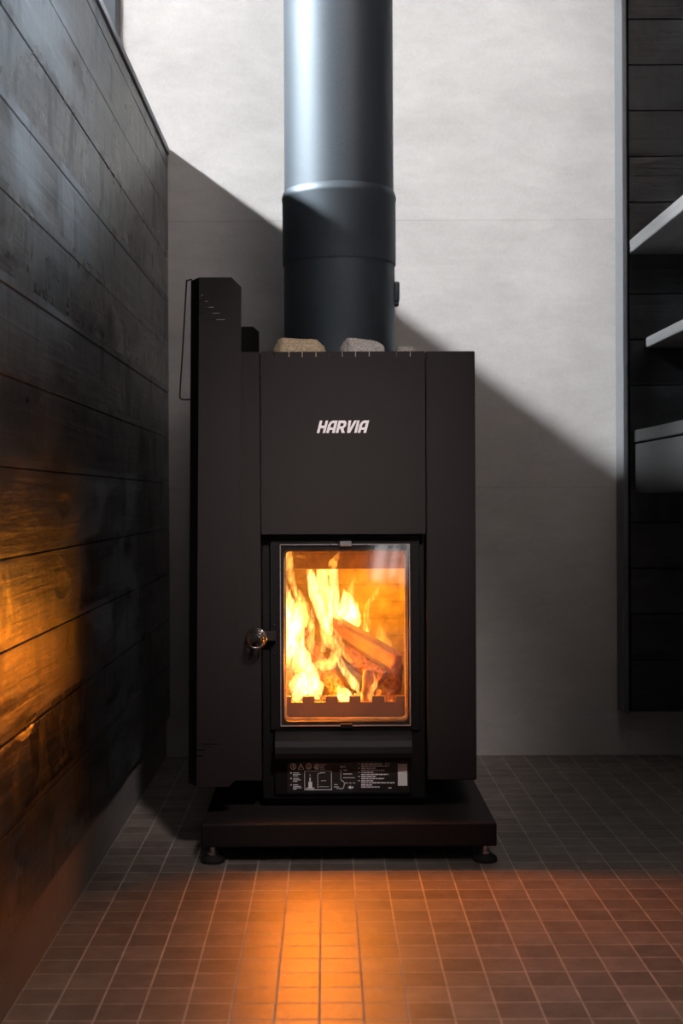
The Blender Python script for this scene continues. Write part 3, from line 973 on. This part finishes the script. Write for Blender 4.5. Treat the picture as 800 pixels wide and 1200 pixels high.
# bed of glowing embers
bm = bmesh.new()
rng = random.Random(21)
for k in range(150):
    x = rng.uniform(bxx0 + 0.012, bxx1 - 0.012); y = rng.uniform(2.325, 2.53); z = fbz0 + rng.uniform(0.004, 0.018)
    r = rng.uniform(0.005, 0.010)
    g = bmesh.ops.create_icosphere(bm, subdivisions=1, radius=r)
    for v in g['verts']:
        v.co = Vector((x, y, z)) + v.co * (1 + 0.4 * noise.noise(v.co * 200 + Vector((k, 0, 0))))
        v.co.z = max(v.co.z, fbz0 + 0.0003)
def mat_ember():
    m, nt, out = new_mat('glowing_embers')
    n = noise_tex(nt, coords(nt), 90, 4, 0.6)
    b = bsdf(nt, out, (0.03, 0.02, 0.015), 0.9)
    L(nt, ramp(nt, n, [(0.42, (0.0, 0.0, 0.0)), (0.6, (1.0, 0.22, 0.02)), (0.75, (1.0, 0.5, 0.1))]), b.inputs['Emission Color'])
    b.inputs['Emission Strength'].default_value = 1.5
    return m
tag(from_bm('ember_bed', bm, mat_ember()), 'bed of glowing embers on the firebox floor', 'embers', kind='stuff')

# ------------------------------------------------------------------ flames
fire = empty('fire', 'bright yellow-white fire burning behind the stove glass', 'fire', None, (P(375, 815, 2.38)))
MF = {'hot': mat_flame('flame_hot', 440), 'mid': mat_flame('flame_middle', 190, (1.0, 0.42, 0.08)), 'soft': mat_flame('flame_thin', 85, (1.0, 0.36, 0.05))}
def flame(kind, pts, seed, flat=0.8, wob=0.5):
    """pts: (px, py, depth, radius px)"""
    sp = spline(pts, 6)
    bm = bmesh.new()
    add_tube(bm, [P(a, b, c) for a, b, c, r in sp], [max(r, 0.15) * c / F for a, b, c, r in sp], 18, flat, wob, seed)
    o = from_bm('flame', bm, MF[kind], fire, True)
    return o
flame('hot', [(346, 822, 2.35, 4), (352, 806, 2.35, 13), (360, 800, 2.355, 14), (364, 786, 2.36, 8), (366, 776, 2.36, 1)], 1)
flame('hot', [(372, 820, 2.35, 3), (370, 808, 2.35, 9), (366, 796, 2.35, 6), (364, 784, 2.35, 0.5)], 2)
flame('hot', [(333, 776, 2.37, 3), (338, 762, 2.37, 9), (338, 742, 2.37, 10), (336, 722, 2.38, 9), (336, 704, 2.38, 6), (340, 690, 2.39, 1)], 3)
flame('hot', [(374, 796, 2.37, 1), (362, 782, 2.37, 7), (352, 768, 2.37, 9), (347, 750, 2.37, 9), (346, 730, 2.38, 9), (342, 712, 2.38, 7), (336, 690, 2.385, 3), (333, 676, 2.39, 0.5)], 4)
flame('mid', [(366, 738, 2.38, 1), (358, 724, 2.38, 5), (352, 708, 2.39, 5), (344, 688, 2.385, 4), (339, 668, 2.375, 5), (338, 648, 2.37, 5), (338, 640, 2.37, 0.5)], 5)
flame('hot', [(384, 744, 2.42, 2), (380, 730, 2.42, 6), (374, 712, 2.43, 7.5), (367, 690, 2.435, 7), (363, 670, 2.44, 5), (361, 655, 2.45, 2)], 6, 0.7, 0.3)
flame('hot', [(388, 744, 2.43, 2), (384, 726, 2.43, 7), (380, 706, 2.435, 8.5), (378, 686, 2.44, 8), (376, 668, 2.445, 6.5), (375, 654, 2.45, 3)], 26, 0.7, 0.3)
flame('hot', [(394, 742, 2.44, 2), (393, 726, 2.44, 6.5), (391, 708, 2.44, 7.5), (391, 688, 2.44, 6), (391, 669, 2.445, 5), (391, 656, 2.45, 2)], 27, 0.7, 0.3)
flame('hot', [(400, 738, 2.46, 3), (405, 726, 2.46, 11), (408, 712, 2.46, 10), (405, 700, 2.46, 6), (402, 690, 2.46, 1)], 7)
flame('hot', [(414, 746, 2.47, 2), (416, 732, 2.47, 6), (417, 718, 2.47, 6), (413, 704, 2.47, 3), (408, 694, 2.47, 0.5)], 8)
flame('mid', [(428, 740, 2.46, 5), (430, 730, 2.46, 4), (429, 715, 2.46, 3), (434, 703, 2.46, 3), (441, 694, 2.46, 2.6), (445, 684, 2.46, 0.4)], 9)
flame('mid', [(378, 786, 2.35, 2), (390, 776, 2.35, 7), (394, 762, 2.35, 6), (386, 752, 2.35, 7), (380, 740, 2.35, 6), (378, 728, 2.36, 4), (384, 722, 2.37, 0.5)], 10)
flame('mid', [(360, 788, 2.34, 1), (372, 779, 2.34, 6), (386, 778, 2.34, 6), (394, 768, 2.34, 4), (396, 756, 2.34, 0.6)], 11)
flame('hot', [(420, 812, 2.345, 1), (417, 804, 2.345, 5.5), (410, 794, 2.345, 4.5), (402, 784, 2.345, 4), (398, 772, 2.345, 3), (398, 762, 2.345, 0.5)], 12)
flame('mid', [(416, 784, 2.35, 0.6), (410, 774, 2.35, 3), (402, 764, 2.35, 3), (396, 748, 2.35, 4), (388, 736, 2.35, 3), (386, 722, 2.36, 0.5)], 13)
flame('hot', [(398, 822, 2.34, 4), (404, 816, 2.34, 9), (398, 808, 2.34, 4), (395, 800, 2.34, 0.6)], 14)
flame('mid', [(414, 820, 2.34, 3), (420, 815, 2.34, 5), (418, 808, 2.34, 0.6)], 15)
flame('mid', [(436, 822, 2.33, 3), (434, 812, 2.335, 4), (440, 800, 2.34, 3), (437, 788, 2.34, 0.5)], 16)
flame('soft', [(336, 822, 2.35, 3), (336, 800, 2.35, 6), (334, 780, 2.35, 6), (338, 760, 2.36, 3), (337, 748, 2.36, 0.5)], 17)
flame('soft', [(386, 670, 2.52, 6), (390, 660, 2.385, 6), (396, 650, 2.385, 3), (398, 645, 2.385, 0.4)], 18)
flame('soft', [(446, 778, 2.44, 2), (450, 760, 2.44, 8), (446, 744, 2.45, 6), (444, 728, 2.45, 0.6)], 19)
flame('mid', [(352, 796, 2.42, 5), (348, 770, 2.43, 12), (350, 740, 2.44, 12), (354, 712, 2.45, 8), (350, 690, 2.45, 1)], 20)
flame('soft', [(345, 652, 2.36, 2), (352, 652, 2.36, 2.4), (361, 655, 2.36, 0.4)], 21)
rngf = random.Random(5)
for k in range(18):
    x0 = rngf.choice((338, 344, 350, 358, 364, 372, 380, 388, 400, 412, 356, 366)) + rngf.uniform(-4, 4)
    y0 = rngf.uniform(735, 815) if x0 < 375 else rngf.uniform(700, 770)
    hh = rngf.uniform(28, 66); yd = rngf.uniform(2.33, 2.44)
    sway = rngf.uniform(-9, 9); ph = rngf.uniform(0, 6.28); w0 = rngf.uniform(2.2, 5.0)
    pts = []
    for j in range(7):
        f = j / 6
        pts.append((max(x0 + sway * f + 5 * f * math.sin(ph + f * 4.2), 334), y0 - hh * f, yd, w0 * (0.35 + 1.3 * math.sin(PI * min(1, f * 0.9 + 0.1))) * (1 - f) ** 0.6 + 0.2))
    if min(p[1] for p in pts) < 668 and yd > 2.38: continue
    flame(rngf.choice(('mid', 'mid', 'soft', 'hot')), pts, 40 + k, 0.7, 0.35)
adopt(fire)

# ------------------------------------------------------------------ light
def point(name, loc, power, color, rad):
    d = bpy.data.lights.new(name, 'POINT'); d.energy = power; d.color = color; d.shadow_soft_size = rad
    o = bpy.data.objects.new(name, d); COL.objects.link(o); o.location = loc
    return o
FIRE_COL = (1.0, 0.21, 0.008)
point('fire_glow', P(368, 735, 2.36), 0.25, FIRE_COL, 0.035)
point('fire_glow', P(360, 790, 2.35), 0.15, FIRE_COL, 0.03)
point('fire_glow', P(410, 760, 2.37), 0.6, (1.0, 0.32, 0.01), 0.035)
point('fire_glow', P(352, 792, 2.325), 0.2, FIRE_COL, 0.018)
point('fire_glow', P(440, 700, 2.47), 1.5, (1.0, 0.36, 0.010), 0.03)

def area(name, loc, target, sx, sy, power, color, spread=PI, roll_y=False):
    d = bpy.data.lights.new(name, 'AREA'); d.shape = 'RECTANGLE'; d.size = sx; d.size_y = sy
    d.energy = power; d.color = color; d.spread = spread
    o = bpy.data.objects.new(name, d); COL.objects.link(o); o.location = loc
    z = (Vector(loc) - Vector(target)).normalized()
    x = Vector((0, 1, 0)); x = (x - z * x.dot(z)).normalized() if not roll_y else Vector((1, 0, 0))
    y = z.cross(x).normalized(); x = y.cross(z).normalized()
    o.matrix_world = Matrix.Translation(loc) @ Matrix((x, y, z)).transposed().to_4x4()
    return o
area('fire_glow', (-0.03, 2.355, 0.305), (0.22, 1.75, 0.0), 0.035, 0.13, 3.0, FIRE_COL, math.radians(170))
area('fire_glow', (-0.05, 2.345, 0.295), (0.75, 1.75, 0.1), 0.03, 0.04, 2.2, FIRE_COL, math.radians(150))
dd = 5.0
area('daylight_slot', (LEFT_X - dd, 1.5, CAP_H + 0.018 + 0.712 * dd + 0.02), (0.3, 2.7, 1.3), 3.4, 0.30, 2250, (0.95, 0.98, 1.0))
area('wall_fill', (0.1, 1.45, 2.46), (0.0, 3.06, 1.45), 0.4, 1.1, 0.3, (1.0, 0.86, 0.80), math.radians(110))  # added fill on the back wall; no fitting belongs here
area('front_fill', (0.35, 0.75, 2.46), (-0.14, 3.0, 1.60), 0.7, 1.2, 2.9, (1.0, 0.87, 0.82), math.radians(62))  # added soft fill for the upper back wall, not a window
area('floor_fill', (0.1, 1.1, 2.48), (0.1, 1.101, 0), 0.25, 0.25, 1.1, (1.0, 0.86, 0.80), math.radians(60))  # added fill that lifts the front floor; no real lamp
area('plank_fill', (1.5, 0.5, 2.3), (LEFT_X, 1.45, 1.58), 0.25, 0.25, 30.0, (0.86, 0.94, 1.0), math.radians(31))  # added narrow beam to brighten the upper left planks, source unseen
area('stove_fill', (0.28, 0.9, 1.5), (-0.02, 2.25, 0.50), 0.2, 0.16, 0.85, (1.0, 0.89, 0.86), math.radians(31))  # added unseen light to brighten the stove front, lettering and label
# lights added for the door glass to mirror: slim strips and a floor spot
for k, (wx, ww, hh) in enumerate(((0.235, 0.050, 0.17), (0.298, 0.026, 0.15), (0.350, 0.020, 0.20))):
    area('streak_light', (wx, -1.5, 0.30), (wx, 2.0, 0.30), ww, hh, 0.10 * ww / 0.05, (1.0, 0.97, 0.97), PI, True).rotation_euler.rotate_axis('Z', math.radians(-9))
sp = bpy.data.lights.new('floor_spot', 'SPOT'); sp.energy = 17000; sp.spot_size = math.radians(9.5); sp.spot_blend = 0.3; sp.color = (0.95, 0.97, 1.0)
so = bpy.data.objects.new('floor_spot', sp); COL.objects.link(so); so.location = (0.05, -0.08, 2.45)

w = bpy.data.worlds.new('room_light'); S.world = w; w.use_nodes = True
bg = w.node_tree.nodes['Background']
bg.inputs['Color'].default_value = (1.0, 0.93, 0.90, 1); bg.inputs['Strength'].default_value = 0.05

# ------------------------------------------------------------------ camera
cd = bpy.data.cameras.new('camera')
cam = bpy.data.objects.new('camera', cd); COL.objects.link(cam)
cd.sensor_fit = 'VERTICAL'; cd.sensor_height = 36.0; cd.sensor_width = 24.0
cd.lens = 36.0 * F / 1200.0
cd.shift_x = (400 - CX) / 1200.0; cd.shift_y = -(600 - CY) / 1200.0
cd.clip_start = 0.05
cam.matrix_world = Matrix.Translation((0, 0, CAMH)) @ Matrix.Rotation(PI / 2, 4, 'X') @ Matrix.Rotation(-ROLL, 4, 'Z')
cd.dof.use_dof = True; cd.dof.focus_distance = 2.24; cd.dof.aperture_fstop = 8.0
S.camera = cam

S.view_settings.view_transform = 'Standard'; S.view_settings.look = 'None'
S.view_settings.gamma = 1.0; S.view_settings.use_curve_mapping = False
S.view_settings.exposure = 0.0
S.cycles.use_denoising = True; S.cycles.use_light_tree = False
S.cycles.max_bounces = 10; S.cycles.transparent_max_bounces = 24
S.cycles.volume_max_steps = 256
S.cycles.sample_clamp_indirect = 6.0
